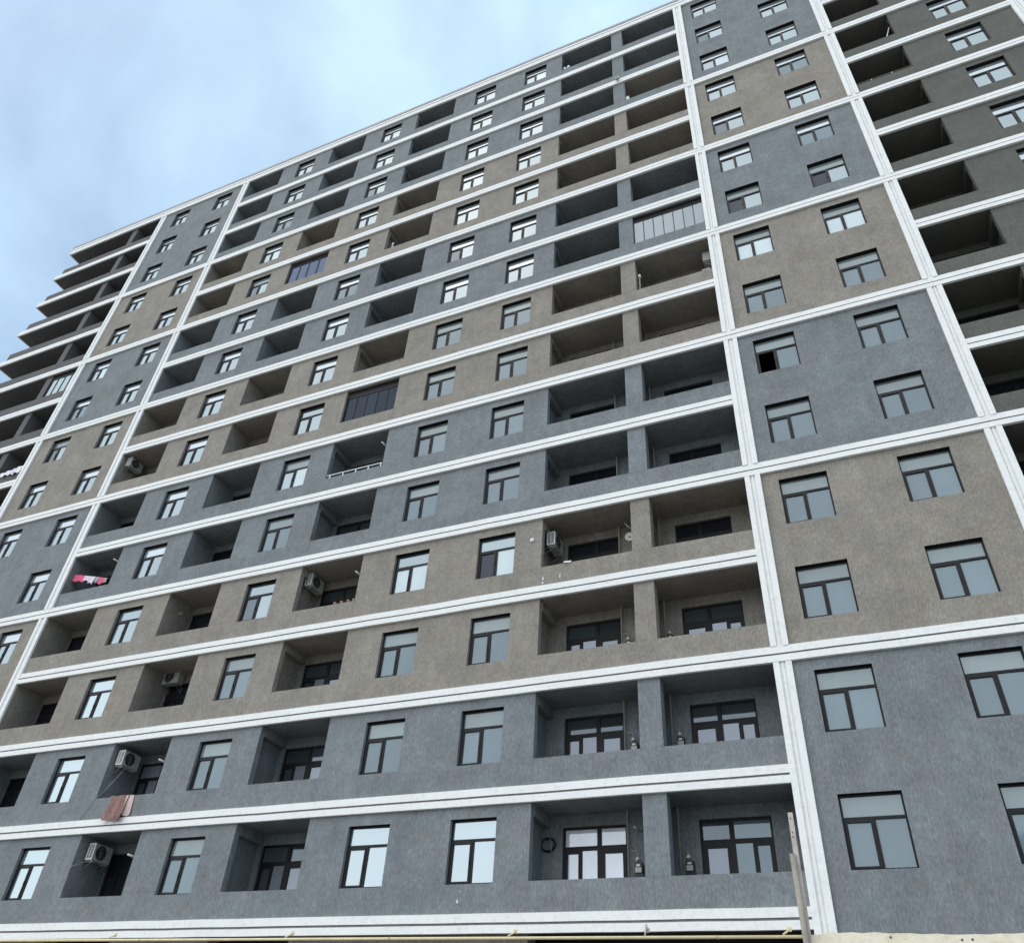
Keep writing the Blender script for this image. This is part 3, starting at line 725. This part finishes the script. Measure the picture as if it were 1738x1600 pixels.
# small things on parapets --------------------------------------------------------------
def pot(label, x, k, y=.09):
    t_ = thing('plant_pot', label, 'plant pot', (x, y, lv(k)+PAR), group='clay pots on the brown parapet')
    obj('pot', MB().tube([(0, 0, 0), (0, 0, .09), (0, 0, .11)], [.045, .06, .065], 10).mesh('pot', 'clay', True), t_)
    lf = MB()
    for i in range(14):
        a = random.uniform(0, 6.28); r_ = random.uniform(.02, .10); z_ = random.uniform(.12, .26)
        c = Vector((r_*math.cos(a), r_*math.sin(a), z_)); u = Vector((math.cos(a), math.sin(a), .5))*.035; w_ = Vector((-math.sin(a), math.cos(a), .1))*.02
        lf.quad(tuple(c-u), tuple(c-w_), tuple(c+u), tuple(c+w_))
    obj('leaves', lf.mesh('leaves', 'leaf'), t_)
for x, lab in ((-15.74, 'leftmost of four small clay pots on the brown parapet'), (-15.46, 'second from left of four small clay pots on the brown parapet'),
               (-15.18, 'third from left of four small clay pots on the brown parapet'), (-14.94, 'rightmost of four small clay pots on the brown parapet')): pot(lab, x, 4)
cr_ = thing('rag', 'small white rag on the parapet of the double loggia with an air conditioner', 'rag', me=cloth(-6.92, -6.68, lv(4)+PAR+.05, lambda u: lv(4)+PAR-.01, 5, -.01, .04, 'whitecloth', nx=8, nz=3, back=.12))
bx = thing('storage_box', 'white box on the parapet against the pillar of the top grey rows', 'box', (-3.92, .08, lv(13)+PAR))
obj('box_body', MB().box(-.08, .08, 0, .16, 0, .40).mesh('box_body', 'plastic'), bx); obj('lid', MB().box(-.09, .09, -.01, .17, .40, .44).mesh('lid', 'whitemetal'), bx)
for x, h_, lab in ((-7.52, .26, 'left white bottle on the highest double loggia parapet'), (-7.30, .34, 'right white bottle on the highest double loggia parapet')):
    t_ = thing('bottle', lab, 'bottle', (x, .06, lv(15)+PAR), group='white bottles on the highest parapet')
    obj('body', MB().tube([(0, 0, 0), (0, 0, h_*.7), (0, 0, h_*.85)], [.09, .09, .04], 10).mesh('body', 'whitemetal', True), t_)
    obj('cap', MB().tube([(0, 0, h_*.85), (0, 0, h_)], .045, 8).mesh('cap', 'plastic'), t_)
for lab, x, y, k, h_, mt in (('grey pole wrapped at the top beside the pillar of a brown double loggia', -3.94, .2, 8, 1.30, 'steel'), ('short pale stick standing in a brown loggia high up', -17.32, .30, 11, 1.35, 'plastic')):
    t_ = thing('pole', lab, 'pole', (x, y, lv(k)+PAR-.2)); zc_ = h_ if k == 8 else h_*.75
    obj('shaft', MB().tube([(0, 0, 0), (.02, 0, zc_)], .035 if k == 8 else .045, 8).mesh('shaft', mt), t_)
    obj('wrap', MB().tube([(.02, 0, zc_-.12), (.02, 0, zc_+.04)], [.07, .05], 8).mesh('wrap', 'whitecloth', True), t_)
    obj('ring', MB().tube([(.01, 0, zc_*.5-.02), (.01, 0, zc_*.5+.03)], .05, 8).mesh('ring', 'steel'), t_)
t_ = thing('pole', 'thin white pole leaning in a right hand olive loggia', 'pole', (7.95, .2, lv(12)+PAR))
obj('shaft', MB().tube([(0, 0, -.1), (.38, .02, 1.03)], .022, 8).mesh('shaft', 'whitemetal'), t_); obj('tip', MB().tube([(.38, .02, 1.03), (.40, .02, 1.09)], .026, 8).mesh('tip', 'plastic'), t_)
b8 = thing('storage_box', 'white box on the parapet beneath the air conditioner by the pilaster', 'box', (-1.24, .35, lv(8)+PAR-.1))
obj('box_body', MB().box(-.16, .14, 0, .3, 0, .55).mesh('box_body', 'plastic'), b8); obj('lid', MB().box(-.17, .15, -.01, .31, .55, .60).mesh('lid', 'acfront'), b8)

# gas main along the foot of the facade -------------------------------------------------
gp = thing('gas_pipe', 'cream yellow gas pipe running along below the lowest white moulding', 'pipe')
obj('pipe_run', MB().tube([(-40, -.25, Z0+.285), (-25.7, -.25, Z0+.25), (-13, -.25, Z0+.20), (-.2, -.25, Z0+.145)], .034, 14).mesh('pipe_run', 'yellow', True), gp)
for x in (-34.2, -27.6, -21.05, -14.6, -7.98, -4.66, -1.5):
    z = Z0 + .25 - (x+25.7)*.0043
    obj('bracket', MB().tube([(x-.1, -.25, z+.05), (x, -.13, z+.14), (x+.02, -.085, z+.20)] if x != -4.66 else [(x, -.25, z+.05), (x, -.14, z+.2), (x, -.085, z+.30)], .02, 6).box(x-.03, x+.07, -.098, -.086, z+.13, z+.22).mesh('bracket', 'yellow' if x != -4.66 else 'riser'), gp)
for x in (-31, -19.85, -11.4, -3.0): obj('joint', MB().tube([(x-.02, -.25, Z0+.25-(x+25.7)*.0043), (x+.02, -.25, Z0+.25-(x+25.7)*.0043)], .042, 14).mesh('joint', 'riser'), gp)

# cream wall and posts in front ----------------------------------------------------------
FYW = -12.0
fw = thing('boundary_wall', 'cream limestone wall top along the bottom right edge', 'wall', (0, FYW, 0))
zt = Z0-1.785
mb = MB(); n_ = 90; x0_, x1_ = .15, 9.0
tops = [zt + random.uniform(-.010, .004) + (.012*math.sin(i*.31)) for i in range(n_+1)]
for i in range(n_):
    a, b = x0_+(x1_-x0_)*i/n_, x0_+(x1_-x0_)*(i+1)/n_
    mb.quad((a, 0, 0), (b, 0, 0), (b, 0, tops[i+1]), (a, 0, tops[i])); mb.quad((a, 0, tops[i]), (b, 0, tops[i+1]), (b, .34, tops[i+1]), (a, .34, tops[i]))
    mb.quad((b, .34, 0), (a, .34, 0), (a, .34, tops[i]), (b, .34, tops[i+1]))
mb.quad((x0_, .34, 0), (x0_, 0, 0), (x0_, 0, tops[0]), (x0_, .34, tops[0]))
obj('wall_body', mb.mesh('wall_body', 'cream'), fw)
for hx, hz in ((1.42, -.055), (1.50, -.052), (.86, -.03), (2.6, -.10)):
    obj('nail_hole', MB().tube([(hx, -.004, zt+hz), (hx, .02, zt+hz)], .009, 8).mesh('nail_hole', 'black'), fw)
ps = thing('wooden_post', 'weathered wooden board and grey pole standing upright at the end of the cream wall', 'post', (.155, FYW-.10, 0))
bd = MB().box(-.002, .044, .03, .06, .1, Z0-.745); obj('board', bd.mesh('board', 'wood'), ps)
obj('pole', MB().tube([(.02, 0, .1), (.012, 0, 2.2), (-.012, .0, Z0-1.13)], [.030, .028, .025], 10).mesh('pole', 'post', True), ps)
obj('pole_hollow', MB().tube([(-.012, 0, Z0-1.135), (-.012, 0, Z0-1.126)], .016, 10).mesh('pole_hollow', 'dark'), ps)
nl = MB()
for z in (Z0-.80, Z0-.93, Z0-.97): nl.tube([(.018, .032, z), (.018, .014, z)], .005, 6)
obj('nail', nl.mesh('nail', 'black'), ps)

# paint drips left on the facade (parts of the building) and one floodlight --------------
for x, z, h_, w_ in ((-7.63, 10.36, .16, .03), (-7.64, 10.20, .07, .045), (-7.05, 10.36, .20, .022), (-9.68, 1.07, .09, .03), (-9.62, 1.30, .03, .02)):
    dr = MB(); y = -.006 if x < -7.72 else -.003
    n = 9; pts = [(x+w_*math.cos(2*math.pi*i/n)*(1 if math.sin(2*math.pi*i/n) < 0 else .45), z+h_*.5*math.sin(2*math.pi*i/n)) for i in range(n)]
    for q in pts: dr.v.append((q[0], y, Z0+q[1]))
    for q in pts: dr.v.append((q[0], y+.012, Z0+q[1]))
    dr.f.append(tuple(range(n))); dr.mi.append(0)
    for i in range(n): dr.f.append((i, n+i, n+(i+1) % n, (i+1) % n)); dr.mi.append(0)
    obj('paint_drip', dr.mesh('paint_drip', 'whitemetal'), bld)
fl = thing('floodlight', 'small grey floodlight on a bracket high on the double loggia pillar', 'lamp', (-4.36, 0, Z0+40.75))
obj('bracket', MB().tube([(0, 0, -.1), (0, -.12, -.05), (.02, -.16, .1)], .015, 6).mesh('bracket', 'steel'), fl)
obj('lamp_head', MB().box(-.10, .12, -.26, -.14, .08, .26).mesh('lamp_head', 'acfront'), fl)
obj('lens', MB().box(-.08, .10, -.265, -.26, .10, .24).mesh('lens', 'dull'), fl)
